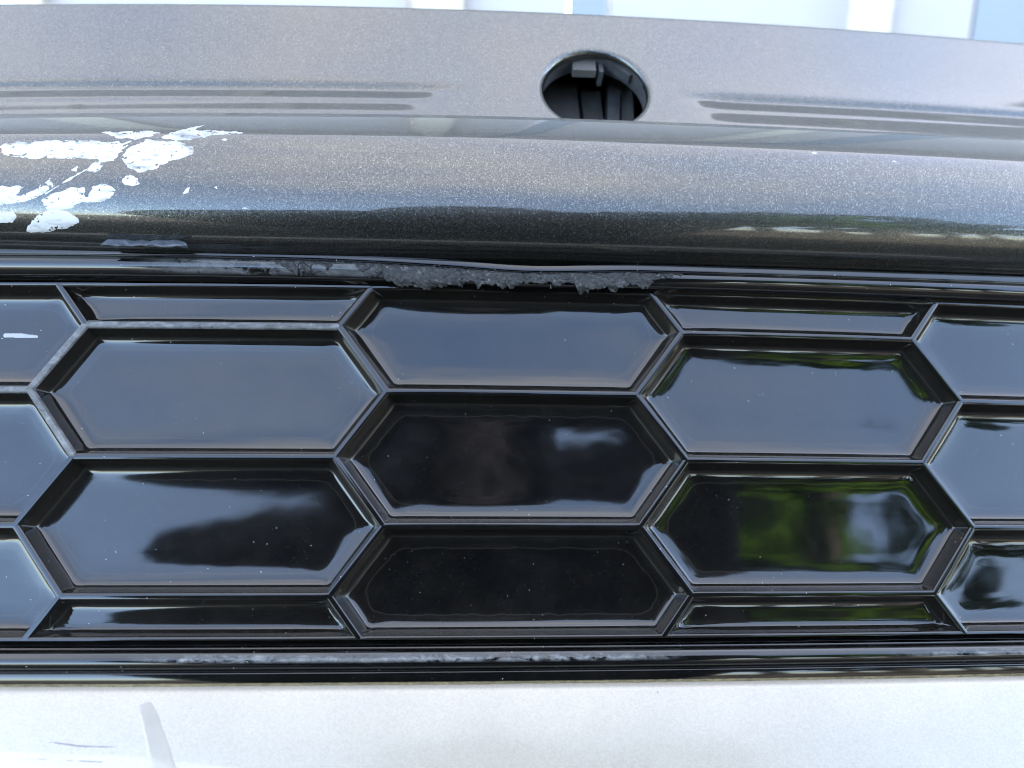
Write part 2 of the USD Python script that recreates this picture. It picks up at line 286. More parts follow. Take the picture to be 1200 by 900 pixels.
grey_in = noisy('dusty_grey_plastic', (0.04, 0.038, 0.034), (0.065, 0.061, 0.054), 150, 0.7)
brown_in = noisy('dull_brown_black', (0.02, 0.018, 0.016), (0.05, 0.045, 0.04), 120, 0.6)
metal_in = noisy('dull_grey_metal', (0.04, 0.041, 0.043), (0.075, 0.076, 0.079), 160, 0.5, metallic=0.5)
R1 = RH - RHO + 0.4
tube = np.stack([np.stack([r * np.cos(np.r_[ph, ph[:1]]), r * np.sin(np.r_[ph, ph[:1]]), np.full(97, d)], -1) for r, d in ((R1, -3.0), (R1 - 0.2, -12), (R1 + 45, -13), (R1 + 45, -52), (0.01, -52.5))], 1)
v, f = sheet(tube.reshape(97, 5, 3), (0, 0, 1)); cup = obj('tow_eye_cavity', (H(v), f), satin, bumper, smooth=30, label='dark cavity behind the tow eye hole')
def hbox(name, lo, hi, m_, rz=0.0):
    b = box(lo, hi); 
    if rz: b.apply_transform(trimesh.transformations.rotation_matrix(rz, [0, 0, 1], b.centroid))
    obj(name, (H(b.vertices), b.faces), m_, cup)
hbox('clip_tab', (-9.0, 18.5, -9.5), (2.6, 40, -5.0), grey_in)
hbox('bracket', (4.4, 19, -15), (6.6, 45, -6), metal_in)
hbox('foam_block', (-24, -30, -46), (-3.2, 34, -27), brown_in)
hbox('foam_block', (-0.5, -30, -46), (9.5, 31, -29), brown_in)
hbox('steel_strut', (11, -36, -40), (17, 52, -24), metal_in, -0.12)
hbox('steel_strut', (18.5, -34, -40), (25, 44, -27), grey_in, -0.06)
hbox('retaining_edge', (8, 19, -9), (22, 22, -4), satin, -0.75)

# chipped patches of the paint: shapes in (u, v) of the panel, each laid on the skin
def col_w(u, v):
    j = np.clip(np.searchsorted(US, u) - 1, 0, len(US) - 2); t = (u - US[j]) / (US[j + 1] - US[j]); s = slice(*I_BUL)
    c_ = SK[j, s] * (1 - t) + SK[j + 1, s] * t; nn = SN[j, s] * (1 - t) + SN[j + 1, s] * t
    return np.interp(v, c_[:, 1], c_[:, 2]), np.array([np.interp(v, c_[:, 1], nn[:, k]) for k in range(3)])
def on_skin(uv, off):
    out = []
    for (u, v), o in zip(uv, off):
        w_, n_ = col_w(u, v); out.append(np.array([u, v, w_]) + n_ * o)
    return np.array(out)
def patch(polys, step_, noise_amp, surf, seed, holes=0.0, thick=0.12):
    """A thin flake with a ragged outline: a fine grid trimmed by the polygons and by noise, its rim sunk into the surface."""
    area = union_all([Polygon(p).buffer(0) for p in polys]); x0, y0, x1, y1 = area.buffer(1.5).bounds
    xs, ys = np.arange(x0, x1, step_), np.arange(y0, y1, step_); X, Y = np.meshgrid(xs, ys, indexing='ij')
    P_ = shapely.points(X.ravel(), Y.ravel()); d = shapely.distance(P_, area.boundary) * np.where(contains_xy(area, X.ravel(), Y.ravel()), 1, -1)
    q3 = np.stack([X.ravel() * 0.35, Y.ravel() * 0.8, np.zeros(X.size)], -1)
    nz = (meshkit.fbm(q3, 4, seed) - 0.5) * 2
    d = d + nz * noise_amp
    if holes: d = np.minimum(d, (0.76 - holes * 0.17 - meshkit.fbm(q3 * 1.6, 4, seed + 9)) * 12 + np.maximum(d, 0) * 0.35)
    k = np.arange(X.size).reshape(X.shape); qd = np.stack([k[:-1, :-1], k[1:, :-1], k[1:, 1:], k[:-1, 1:]], -1).reshape(-1, 4)
    qd = qd[(d[qd] > -0.5).any(1)]
    f_ = np.vstack([qd[:, [0, 1, 2]], qd[:, [0, 2, 3]]]); us_ = np.unique(f_); rm = np.full(X.size, -1); rm[us_] = np.arange(len(us_))
    off = np.clip(d[us_], -0.7, 0.7) * thick * 1.6
    return G(surf(np.stack([X.ravel()[us_], Y.ravel()[us_]], 1), off)), rm[f_]
SCRAPES = [
    ([[(-186, 141), (-176, 148), (-166, 155), (-158, 160.5), (-157.6, 160.2), (-165.6, 154.4), (-175.6, 147.4), (-185.6, 140.6)]], 0.25, 0.55, 0.3),
    ([[(-170, 158), (-160, 163), (-150, 168.2), (-149.8, 167.8), (-159.6, 162.5), (-169.7, 157.6)], [(-163, 157), (-156, 163.5), (-155.6, 163.1), (-162.5, 156.6)]], 0.25, 0.5, 0.3),
    ([[(-207.1, 162.0), (-204.9, 164.2), (-191.3, 165.1), (-174.1, 165.5), (-164.7, 164.8), (-160.2, 165.3), (-157.3, 162.4), (-158.8, 158.8), (-159.9, 155.4), (-163.8, 154.7), (-167.5, 156.6), (-173.2, 156.6), (-183.5, 156.5), (-199.4, 156.7), (-205.0, 158.5)], [(-157.3, 156.8), (-155.9, 161.0), (-153.0, 163.9), (-149.0, 166.3), (-144.2, 165.6), (-134.9, 165.3), (-129.3, 162.8), (-129.3, 159.2), (-133.5, 157.1), (-138.9, 155.0), (-144.1, 151.6), (-149.6, 150.5), (-154.5, 152.8)], [(-143.4, 167.1), (-140.5, 169.6), (-136.5, 172.2), (-127.2, 176.2), (-131.8, 171.9), (-122.4, 171.8), (-109.5, 171.0), (-115.0, 169.6), (-124.1, 168.6), (-132.8, 166.2), (-138.6, 166.4)], [(-168.5, 170.0), (-158.2, 170.7), (-147.3, 171.1), (-144.2, 170.3), (-147.0, 167.9), (-153.6, 166.2), (-160.6, 166.9)], [(-171.1, 150.7), (-167.2, 154.6), (-163.6, 153.3), (-166.5, 149.8)], [(-176.3, 150.9), (-174.3, 152.9), (-174.3, 150.5)]], 0.35, 0.9, 0.55),
    ([[(-156.1, 147.7), (-152.9, 149.0), (-149.9, 147.8), (-148.6, 145.3), (-151.3, 144.5), (-154.7, 144.7)]], 0.3, 0.6, 0.4),
    ([[(-195.4, 127.8), (-192.8, 129.9), (-189.9, 132.3), (-183.9, 135.4), (-178.3, 134.4), (-173.5, 131.9), (-173.3, 130.4), (-178.4, 128.6), (-185.4, 128.1), (-191.7, 127.2)]], 0.35, 0.7, 0.2),
    ([[(-185.0, 134.9), (-187.1, 138.1), (-183.8, 140.4), (-180.4, 141.5), (-176.1, 143.9), (-170.4, 143.9), (-169.1, 140.5), (-167.0, 143.9), (-162.6, 145.2), (-158.0, 142.8), (-160.1, 139.4), (-165.7, 137.7), (-171.4, 138.2), (-174.8, 135.5), (-180.6, 134.4)], [(-195.0, 139.7), (-189.5, 143.2), (-184.3, 147.4), (-182.8, 143.9), (-186.1, 141.5), (-190.5, 139.2), (-193.9, 138.1)]], 0.35, 0.8, 0.45),
    ([[(-211.1, 143.7), (-197.5, 144.0), (-194.7, 143.6), (-197.3, 140.3), (-191.7, 138.7), (-196.2, 137.0), (-211.0, 135.9)]], 0.35, 0.8, 0.4),
    ([[(-211.1, 134.3), (-198.7, 134.3), (-196.9, 132.3), (-199.5, 130.4), (-212.1, 130.1)]], 0.35, 0.7, 0.2),
    ([[(-132.0, 140.8), (-129.9, 144.1), (-128.6, 144.4), (-129.2, 142.0)]], 0.25, 0.3, 0),
    ([[(-119.5, 144.5), (-118.1, 144.8), (-118.0, 143.6)]], 0.25, 0.3, 0),
    ([[(129.3, 170.3), (130.5, 170.8), (131.8, 170.20000000000002), (130.5, 169.8)]], 0.25, 0.4, 0),
    ([[(165.3, 167.9), (166.5, 168.4), (167.8, 167.8), (166.5, 167.4)]], 0.25, 0.4, 0),
    ([[(181.20000000000002, 170.9), (182.4, 171.4), (183.70000000000002, 170.8), (182.4, 170.4)]], 0.25, 0.4, 0),
    ([[(-118.9, 166.8), (-117.7, 167.3), (-116.4, 166.70000000000002), (-117.7, 166.3)]], 0.25, 0.4, 0),
    ([[(-108.3, 136.1), (-107.1, 136.6), (-105.8, 136.0), (-107.1, 135.6)]], 0.25, 0.4, 0),
]
for i, (polys, st, amp, ho) in enumerate(SCRAPES):
    v, f = patch(polys, st, amp, on_skin, 20 + i, ho)
    obj('paint_scrape', (v, f), bare, bumper, smooth=True, label='longest white scraped patch' if i == 2 else None)

# ------------------------------------------------------------------ honeycomb grille
VT, VB = 111.6, -32.8
sag = lambda u: pchip([-330, -211, -89, -60, -28, 7, 58, 73, 150, 231, 330], [0.4, 0.4, -0.6, -1.4, -3.0, -4.9, -3.1, -3.0, -2.5, -1.6, -1.2], np.asarray(u, float))
us = np.arange(-330, 331, 2.5)
def sweep(prof_fn, us):
    P = np.array([np.column_stack([np.full(len(p), u), p]) for u, p in ((u, prof_fn(u)) for u in us)]); return W(P)
def rail_profile(u):
    s = float(sag(u)); a = np.radians(np.linspace(27, -62, 22))
    rnd = np.stack([118.2 + 6.0 * np.sin(a), 1.4 + 6.0 * np.cos(a)], 1)
    fl = np.array([(125.4, -9), (125.6, 2.5), (125.55, 5.3), (125.35, 5.95), (124.95, 6.25), (124.5, 6.33), (123.2, 6.42), (122.1, 6.46), (121.75, 6.35), (121.5, 6.05), (121.25, 6.05)])
    p = np.vstack([fl, rnd, [(112.6, 3.2), (112.2, 1.8), (111.9, -2), (111.4, -13)]]); k = smooth(110, 126, p[:, 0])
    p[:, 0] += s * (0.35 + 0.65 * k); return p
RAIL = sweep(rail_profile, us)
v, f = sheet(RAIL)
uu = RAIL[..., 0]; ring_i = np.arange(RAIL.shape[1])[None, :]
ww = 0.4 * smooth(-160, -128, uu) * (1 - smooth(-60, -30, uu)) * smooth(11, 15, ring_i) * (1 - smooth(24, 29, ring_i))
plate = box((-332, VB - 14, -19), (332, VT + 12, -16)); plate = plate.subdivide_to_size(30); pv = W(np.array(plate.vertices))
grille = obj('grille', trimesh.util.concatenate([trimesh.Trimesh(G(v), f, process=False), trimesh.Trimesh(G(pv), plate.faces, process=False)]), railblack, bumper, smooth=True,
             label='gloss black honeycomb grille insert with its torn top rail', attrs={'wear': np.r_[ww.ravel(), np.zeros(len(pv))]})
def low_profile(u):
    a = np.radians(np.linspace(80, -45, 20)); b = np.radians(np.linspace(80, -10, 6))
    return np.vstack([[(-32.6, -13), (-33.2, -4.6), (-33.8, -4.0), (-35.0, -3.9), (-35.4, -3.5), (-35.7, -1.0)], np.stack([-40.4 + 4.4 * np.sin(a), -2.2 + 4.8 * np.cos(a)], 1),
                      [(-43.9, 0.2), (-44.3, -0.3)], np.stack([-45.3 + 0.8 * np.sin(b), -0.6 + 1.2 * np.cos(b)], 1), [(-48.5, 0.5), (-48.8, -0.4), (-48.9, -12)]])
LOW = sweep(low_profile, us); v, f = sheet(LOW); uu = LOW[..., 0]; ri = np.arange(LOW.shape[1])[None, :]
wl = (smooth(-150, -120, uu) * (1 - smooth(40, 70, uu)) + 0.75 * smooth(150, 190, uu)) * smooth(12, 15, ri) * (1 - smooth(17, 20, ri))
obj('lower_rail', (G(v), f), railblack, grille, smooth=True, attrs={'wear': wl.ravel()}, label='scratched black lower rail')

RING = [(0, 0), (0.75, -0.03), (1.15, -0.16), (1.45, -0.5), (1.62, -1.2), (3.35, -7.0), (3.6, -7.8), (4.1, -8.5), (5.0, -9.0), (6.6, -9.36), (9.5, -9.66), (13, -9.8), (17, -9.84)]
SHALLOW = RING[:5] + [(2.9, -5.8), (3.2, -6.5), (3.7, -7.0), (4.5, -7.3), (5.6, -7.42), (6.6, -7.45)]
NR = 4                                                    # rings up to here belong to the rib
def clip_hex(c, vc):
    pts = [(c - 72.7, vc), (c - 52.3, vc - 27.5), (c + 52.3, vc - 27.5), (c + 72.7, vc), (c + 52.3, vc + 27.5), (c - 52.3, vc + 27.5)]
    p = Polygon(pts).intersection(shapely.box(-1e3, VB, 1e3, VT)); p = shapely.geometry.polygon.orient(p, 1)
    return np.array(p.exterior.coords[:-1])
def inset(poly, d):
    n = len(poly); out = []
    for i in range(n):
        a, b, c_ = poly[i - 1], poly[i], poly[(i + 1) % n]
        e1, e2 = (b - a) / np.linalg.norm(b - a), (c_ - b) / np.linalg.norm(c_ - b)
        n1, n2 = np.array([-e1[1], e1[0]]), np.array([-e2[1], e2[0]])
        out.append(b + np.linalg.solve(np.array([n1, n2]), [d, d]))
    return np.array(out)
SEG = 22
TS = 0.5 - 0.5 * np.cos(np.linspace(0, math.pi, SEG + 1)); TS = 0.5 * TS + 0.5 * np.linspace(0, 1, SEG + 1)
def radial(poly_pts, r, centre):
    """Distance from the centre to the boundary of the polygon with its corners rounded to radius r, as a function of the angle."""
    p = Polygon(poly_pts); r = min(r, 0.75 * abs(p.area) / p.length)
    if r > 0: p = p.buffer(-r, join_style='mitre').buffer(r, quad_segs=16)
    c_ = np.array(p.exterior.segmentize(0.4).coords[:-1]) - centre; an = np.arctan2(c_[:, 1], c_[:, 0]); o = np.argsort(an); an, c_ = an[o], c_[o]
    rad = np.hypot(c_[:, 0], c_[:, 1]); an3, rad3 = np.r_[an - 2 * math.pi, an, an + 2 * math.pi], np.r_[rad, rad, rad]
    return lambda a: np.interp(a, an3, rad3)
def rings_of(poly, edge, cap, centre, cache):
    rows = []; a0, b0 = poly[edge], poly[(edge + 1) % len(poly)]; q5 = inset(poly, 1.62); a5, b5 = q5[edge], q5[(edge + 1) % len(poly)]
    base = a5 + (b5 - a5) * TS[:, None] - centre; ang = np.arctan2(base[:, 1], base[:, 0])
    for k_, (d, w_) in enumerate(RING if cap > 10 else SHALLOW):
        dd = min(d, cap); q_ = inset(poly, dd)
        if k_ <= NR:
            a, b = q_[edge], q_[(edge + 1) % len(poly)]; xy = a + (b - a) * TS[:, None]
        else:
            if k_ not in cache: cache[k_] = radial(q_, np.interp(d, [1.62, 3.7, 5.9, 10, 17], [0.3, 2.2, 4.5, 8, 11]), centre)
            xy = centre + np.stack([np.cos(ang), np.sin(ang)], 1) * cache[k_](ang)[:, None]
        rows.append(np.column_stack([xy, np.full(SEG + 1, w_)]))
        if d >= cap: break
    return np.array(rows).transpose(1, 0, 2)             # along, across, 3
ribs = {}
cells = []
for k in range(-2, 3):
    c = 0.5 + 125 * k
    for vc in ([121.3, 66.4, 11.4, -43.6] if k % 2 else [93.9, 38.9, -16.1]):
        poly = clip_hex(c, vc); h = np.ptp(poly[:, 1]); cap = 17 if h > 40 else 6.6
        parts, att = [], []; centre, cache = np.array(Polygon(poly).centroid.coords[0]), {}
        for e in range(len(poly)):
            a, b = poly[e], poly[(e + 1) % len(poly)]
            R = rings_of(poly, e, cap, centre, cache)
            interior = not (abs(a[1] - b[1]) < 0.01 and (abs(a[1] - VT) < 0.01 or abs(a[1] - VB) < 0.01))
            if interior:
                ribs.setdefault(tuple(np.round((a + b) / 2).astype(int)), []).append(R[:, :NR + 1])
            P = R[:, NR if interior else 0:]; parts.append(sheet(W(P))); att.append(np.tile([x[0] for x in (RING if cap > 10 else SHALLOW)][(NR if interior else 0):len(R[0]) if not interior else NR + P.shape[1]][:P.shape[1]], (P.shape[0], 1)).ravel())
            last = R[:, -1]
            cen = np.array([[np.clip(x, c - 28, c + 28), poly[:, 1].mean() if h < 40 else np.clip(vc, VB + 24, VT - 24), -9.85 if h > 40 else -7.45] for x in last[:, 0]])
            P2 = np.stack([last + (cen - last) * s_ for s_ in (0, 0.5, 1.0)], 1); parts.append(sheet(W(P2))); att.append(np.full(P2.shape[0] * 3, min(cap, 17)))
        V_, F_, n_ = [], [], 0
        for vv, ff in parts: V_.append(vv); F_.append(ff + n_); n_ += len(vv)
        V_, F_, A_ = np.vstack(V_), np.vstack(F_), np.concatenate(att)
        # weld, then split again at the creases between the walls so that the floor stays smooth
        key, inv = np.unique(np.round(V_, 3), axis=0, return_inverse=True); inv = inv.ravel(); F2 = inv[F_]
        F2 = F2[(F2[:, 0] != F2[:, 1]) & (F2[:, 1] != F2[:, 2]) & (F2[:, 2] != F2[:, 0])]
        A2 = np.zeros(len(key)); A2[inv] = A_
        tm = trimesh.Trimesh(key, F2, process=False)
        ar = tm.area_faces > 1e-4; tm.update_faces(ar)
        sm = trimesh.graph.smooth_shade(tm, angle=math.radians(38), facet_minarea=None)
        from scipy.spatial import cKDTree
        at_ = A2[cKDTree(key).query(sm.vertices)[1]] / 17.0
        cells.append((sm, at_))
for sm, at_ in cells:
    obj('cell', (G(sm.vertices), np.array(sm.faces)), cellblack, grille, smooth=True, attrs={'inset': at_})
worn_at = [(-124, 94), (-187, 80), (-187, 53), (-249, 66)]
for key, sides in sorted(ribs.items()):
    Vs, Fs, n_ = [], [], 0
    for R in sides:
        vv, ff = sheet(W(R)); Vs.append(vv); Fs.append(ff + n_); n_ += len(vv)
    V_, F_ = np.vstack(Vs), np.vstack(Fs)
    ky, inv = np.unique(np.round(V_, 3), axis=0, return_inverse=True); F_ = inv.ravel()[F_]
    w_ = min(math.hypot(key[0] - a, key[1] - b) for a, b in worn_at) < 8
    obj('rib', (G(ky), F_), worn if w_ else black, grille, smooth=True, label='scuffed grey rib' if w_ else None, attrs={'wear': np.ones(len(ky))} if w_ else None)

v, f = patch([[(-215, 91.6), (-208, 91.5), (-201.5, 90.7), (-208, 90.9), (-215, 91.1)]], 0.2, 0.2, lambda uv, off: W(np.column_stack([uv, -9.72 + off])), 5, 0, 0.08)
obj('scratch', (v, f), plain('pale_scratch', 0.25, 0.7), grille, label='thin pale scratch on the leftmost cell')
# torn, chewed edge of the top rail: a rough crust along its front
ut = np.arange(-104, 78, 0.45); at = np.radians(np.linspace(26, -88, 44))
U_, A_ = np.meshgrid(ut, at, indexing='ij')
env = pchip([-104, -95, -84, -70, -62, -52, -44, -30, 0, 22, 35, 52, 66, 77], [0.0, 0.36, 0.46, 0.26, 0.34, 0.66, 0.92, 0.84, 0.66, 0.72, 0.78, 0.66, 0.32, 0.0], ut)[:, None]
q3 = np.stack([U_ * 0.16, A_ * 1.4, U_ * 0], -1)
n1 = meshkit.fbm(q3, 5, 5); n2 = meshkit.fbm(np.stack([U_ * 0.9, np.degrees(A_) * 0.085, U_ * 0], -1), 4, 8); n3 = meshkit.fbm(np.stack([U_ * 2.2 + np.degrees(A_) * 0.09, np.degrees(A_) * 0.13, U_ * 0], -1), 3, 18)
depth_ = (26 - np.degrees(A_)) / 114                      # 0 at the top edge, 1 underneath
mask = env + (n1 - 0.5) * 0.5 + (meshkit.fbm(np.stack([U_ * 0.5, A_ * 0, U_ * 0], -1), 4, 31) - 0.5) * 0.45 - depth_
m_ = smooth(-0.03, 0.10, mask) * smooth(0.0, 0.06, depth_)
lumps = (n1 - 0.45) * 1.1 + (n2 - 0.5) * 0.9 + (n3 - 0.5) * 0.55
rr = 6.0 + m_ * (0.25 + np.maximum(lumps, -0.6)) - (1 - m_) * 0.9
rr += 2.6 * m_ * smooth(0.25, 0.72, depth_) * np.clip(env, 0, 1) ** 2 * (0.45 + 1.1 * meshkit.fbm(np.stack([U_ * 0.11, A_ * 0, U_ * 0], -1), 3, 77))
rr += smooth(0.0, 0.08, mask) * (1 - smooth(0.08, 0.2, mask)) * (0.2 + 1.5 * n2 * n2) * np.clip(env * 1.4, 0, 1)     # a curled burr along the lower edge
S_ = sag(ut)[:, None]
Vv = 118.2 + rr * np.sin(A_); kk = smooth(110, 126, Vv); Pt = np.stack([U_, Vv + S_ * (0.35 + 0.65 * kk), 1.4 + rr * np.cos(A_)], -1)
v, f = sheet(W(Pt)); mf = m_.ravel()[f].max(1) > 0.02; f = f[mf]; us2 = np.unique(f); rm = np.full(len(v), -1); rm[us2] = np.arange(len(us2))
obj('torn_edge', (G(v[us2]), rm[f]), torn_mat, grille, smooth=55, label='torn grey edge of the top rail')
rng = np.random.default_rng(4)
fib = []
for _ in range(46):                                       # loose slivers along the tear
    u0 = rng.uniform(-60, 62); a0 = math.radians(rng.uniform(-45, 25)); L = rng.uniform(0.8, 2.6); wd = rng.uniform(0.15, 0.4)
    dr = np.array([rng.uniform(-1, 1), rng.uniform(-0.7, 0.3), rng.uniform(0.1, 0.6)]); dr /= np.linalg.norm(dr)
    b0 = np.array([u0, 118.2 + 6.6 * math.sin(a0) + float(sag(u0)) * 0.75, 1.4 + 6.6 * math.cos(a0)]); sd = np.cross(dr, [0, 0, 1]); sd /= np.linalg.norm(sd)
    pr = np.array([b0 - sd * wd, b0 + sd * wd, b0 + dr * L, b0 - [0, 0, 0.3]]); fib.append(trimesh.Trimesh(pr, [[0, 1, 2], [1, 0, 3], [0, 2, 3], [2, 1, 3]], process=False))
fb = trimesh.util.concatenate(fib); tag(obj('torn_slivers', (G(W(fb.vertices)), fb.faces), torn_mat, grille), kind='stuff')

# loose sliver of plastic caught in the gap above the rail
sl = Polygon([(-166, 124.6), (-164, 126.5), (-150, 127.0), (-147, 126.3), (-136, 126.7), (-131.5, 125.2), (-131, 124.2), (-142, 123.9), (-146, 124.4), (-158, 124.0)])
e_ = trimesh.creation.extrude_polygon(sl, 1.1, engine='earcut'); e_ = e_.subdivide_to_size(2.0); ev = np.array(e_.vertices)
ev[:, 1] = (ev[:, 1] - 124.5) * 1.45 + 122.2; ev[:, 2] += 15.6 + (meshkit.fbm(ev * 0.3, 3, 2) - 0.5) * 3.0 - (ev[:, 1] - 122) * 0.8; ev[:, 1] += (meshkit.fbm(ev * 0.4, 3, 6) - 0.5) * 1.3 + 0.3
sliver = noisy('blue_grey_sliver', (0.03, 0.034, 0.042), (0.09, 0.10, 0.12), 160, 0.35, 0.3, 0.0006)
obj('loose_sliver', (G(W(ev)), e_.faces), sliver, bumper, label='blue grey plastic sliver caught in the gap', smooth=40)

# ------------------------------------------------------------------ silver lower lip
def lip_profile(u):
    a = np.radians(np.linspace(88, 24, 16)); r = 6.5
    arc = np.stack([-48.7 - r + r * np.sin(a), -5.0 + r * np.cos(a) * 1.3], 1)
    pts = [arc[-1]]
    for i in range(70):
        n = math.radians(np.interp(i, [0, 8, 30, 70], [24, 16, 11, 2])); pts.append(pts[-1] + 2.4 * np.array([-math.cos(n), math.sin(n)]))
    return np.vstack([[(-48.7, -14), (-48.7, -5)], arc, pts[1:]])
LP = lip_profile(0)
v, f = sheet(sweep(lip_profile, us)); lip = obj('lower_lip', (G(v), f), silver, bumper, smooth=True, label='silver lower lip with smears and scratches')
lp_n = np.gradient(LP, axis=0); o_ = np.argsort(LP[3:, 1 - 1])
def on_lip(uv, off):
    vs, ws = LP[3:, 0][::-1], LP[3:, 1][::-1]; w_ = np.interp(uv[:, 1], vs, ws)
    return W(np.column_stack([uv, w_ + off]))
smear = mat('lavender_smear', {'g': ('geometry', {}), 'n': ('noise_texture', {'scale': 120, 'detail': 6}), 'r': ('rgb_ramp', ramp((0.3, (0.285, 0.256, 0.22)), (0.7, (0.335, 0.302, 0.254)))), 'p': ('principled_bsdf', {'roughness': 0.5})},
            [('g.position', 'n.vector'), ('n.fac', 'r.fac'), ('r.color', 'p.base_color')], 'p.BSDF')
dirt = noisy('tan_dirt', (0.06, 0.045, 0.022), (0.22, 0.175, 0.09), 300, 0.9, 0.8, 0.001)
scratch_m = plain('violet_grey_scratch', (0.17, 0.155, 0.165), 0.6)
v, f = patch([[(-141, -56), (-137, -54.5), (-134, -58), (-128, -68), (-121, -80), (-118, -88), (-126, -90), (-131, -82), (-137, -66)]], 0.5, 0.5, on_lip, 61, 0, 0.10)
obj('smear', (v, f), smear, lip, smooth=True)
for p in ([(-178, -67.2), (-160, -69.2), (-145, -69.9), (-160, -69.8)], [(-192, -77.2), (-176, -79.4), (-166, -79.2), (-178, -80.4)], [(-200, -75.6), (-190, -76.8), (-200, -76.3)], [(-138, -84.2), (-132, -83.6), (-134, -84.6)], [(-176, -73.6), (-150, -74.6), (-150, -75.0)], [(-52, -78), (-46, -84), (-46.4, -84.3), (-52.4, -78.3)]):
    v, f = patch([p], 0.25, 0.22, on_lip, 71, 0, 0.06); obj('scratch', (v, f), scratch_m, lip, smooth=True)
for x_, y_ in ((-121.5, -57), (57.3, -53.2), (74, -84), (108, -85)):
    v, f = patch([Point(x_, y_).buffer(0.3).exterior.coords[:]], 0.2, 0.25, on_lip, int(abs(x_)), 0, 0.12); obj('speck', (v, f), scratch_m, lip, smooth=True)
ud = np.arange(-330, 331, 0.8); nz = meshkit.fbm(np.stack([ud * 0.12, ud * 0, ud * 0], -1), 5, 3); nz2 = meshkit.fbm(np.stack([ud * 0.5, ud * 0 + 4, ud * 0], -1), 4, 13)
P = np.stack([np.stack([ud, -48.3 + 0 * ud, -0.8 + 0 * ud], -1), np.stack([ud, -48.75 - 0.1 * nz, 0.1 + 1.0 * (nz2 - 0.3)], -1), np.stack([ud, -49.2 - 0.5 * nz, -0.2 + 1.2 * (nz - 0.45)], -1), np.stack([ud, -50.0 - 0.9 * nz2, -0.7 + 0 * ud], -1)], 1)
v, f = sheet(W(P)); obj('dirt_line', (G(v), f), dirt, bumper, smooth=True, label='yellowish dirt in the joint under the grille')

# ------------------------------------------------------------------ what the gloss black cells mirror: the person taking the picture, trees and a hedge behind
def limb(*joints):
    """Hulls of spheres along a chain of (point, radius)."""
    balls = [m3.Manifold.sphere(r, 20).translate(tuple(map(float, p))) for p, r in joints]
    return [m3.Manifold.batch_hull([a, b]) for a, b in zip(balls[:-1], balls[1:])]
def body(pieces, edge, rounds=8):
    m_ = m3.Manifold.batch_boolean(pieces, m3.OpType.Add).refine_to_length(edge).to_mesh()
    t_ = trimesh.Trimesh(m_.vert_properties[:, :3], m_.tri_verts); trimesh.smoothing.filter_taubin(t_, iterations=rounds); return t_
def ball(p, r): return m3.Manifold.sphere(1.0, 24).scale(tuple(np.broadcast_to(r, 3))).translate(tuple(map(float, p)))
fwd = -back; E_ = eye
by = lambda x_, y_, b_: E_ + right * x_ + up * y_ - fwd * b_
HC = by(0.037, 0.056, 0.135)                                  # the hooded head, just behind the camera
neck, chest, hips = HC + [0.01, -0.055, -0.13], HC + [0.01, -0.17, -0.30], HC + [0.01, -0.42, -0.50]
sh = {-1: by(-0.12, 0.015, 0.20), 1: by(0.20, 0.06, 0.20)}
el = {-1: by(-0.27, -0.025, 0.12), 1: by(0.28, 0.09, 0.12)}
hand = {s: E_ - fwd * 0.045 + right * (0.066 * s) - up * 0.012 for s in (-1, 1)}
wr = {s: hand[s] + right * 0.045 * s - up * (0.055 if s < 0 else 0.01) - fwd * 0.045 for s in (-1, 1)}
skin_p = [ball(HC, (0.077, 0.098, 0.112)), ball(HC + [0, 0.045, -0.055], (0.055, 0.055, 0.06)), m3.Manifold.batch_hull([ball(HC + [0, 0.092, 0.012], 0.008), ball(HC + [0, 0.112, -0.022], 0.014), ball(HC + [0, 0.092, -0.03], 0.014)]),
          ball(HC + [0, 0.095, -0.058], (0.024, 0.01, 0.007)), ball(HC + [0.076, -0.005, -0.005], (0.012, 0.02, 0.032)), ball(HC + [-0.076, -0.005, -0.005], (0.012, 0.02, 0.032))]
skin_p += limb((HC + [0, -0.01, -0.06], 0.055), (neck, 0.058), (chest, 0.10), (hips, 0.14))
for s in (-1, 1):
    hip = hips + [0.10 * s, 0, 0]; knee = np.array([hips[0] + 0.17 * s, hips[1] + 0.42, 0.07]); foot = np.array([hips[0] + 0.14 * s, hips[1] - 0.02, 0.07])
    skin_p += limb((chest, 0.10), (sh[s], 0.06), (el[s], 0.042), (wr[s], 0.028), (hand[s], 0.03))
    skin_p += limb((hips, 0.14), (hip, 0.10), (knee, 0.062), (foot, 0.045), (foot + [0, -0.12, -0.03], 0.03))
person = thing('person', 'crouching person in a dark hooded rain cape, mirrored in the black cells', 'person')
skin_m = noisy('skin', (0.09, 0.055, 0.04), (0.12, 0.075, 0.055), 25, 0.55)
jacket_m, trouser_m, hair_m = noisy('dark_cloth', (0.008, 0.009, 0.012), (0.016, 0.017, 0.02), 80, 0.85), noisy('dark_denim', (0.012, 0.014, 0.02), (0.02, 0.024, 0.034), 120, 0.85), noisy('dark_hair', (0.008, 0.006, 0.005), (0.02, 0.015, 0.012), 150, 0.6)
gl = []
for s in (-1, 1):
    gl += limb((wr[s], 0.031), (hand[s], 0.032))
    for k in range(4):
        b_ = hand[s] + up * (0.022 - 0.015 * k) + right * 0.006 * s; L = (0.021, 0.024, 0.022, 0.017)[k]
        gl += limb((hand[s] - fwd * 0.01, 0.022), (b_ + fwd * 0.02, 0.0088), (b_ + fwd * 0.030 - right * L * s, 0.0078), (b_ + fwd * 0.018 - right * (L + 0.012) * s, 0.0068))
    gl += limb((hand[s] - fwd * 0.015, 0.018), (hand[s] - fwd * 0.03 - right * 0.012 * s + up * 0.012, 0.011), (hand[s] - fwd * 0.032 - right * 0.034 * s + up * 0.018, 0.009))
obj('gloves', body(gl, 0.004, 3), trouser_m, person, smooth=True)
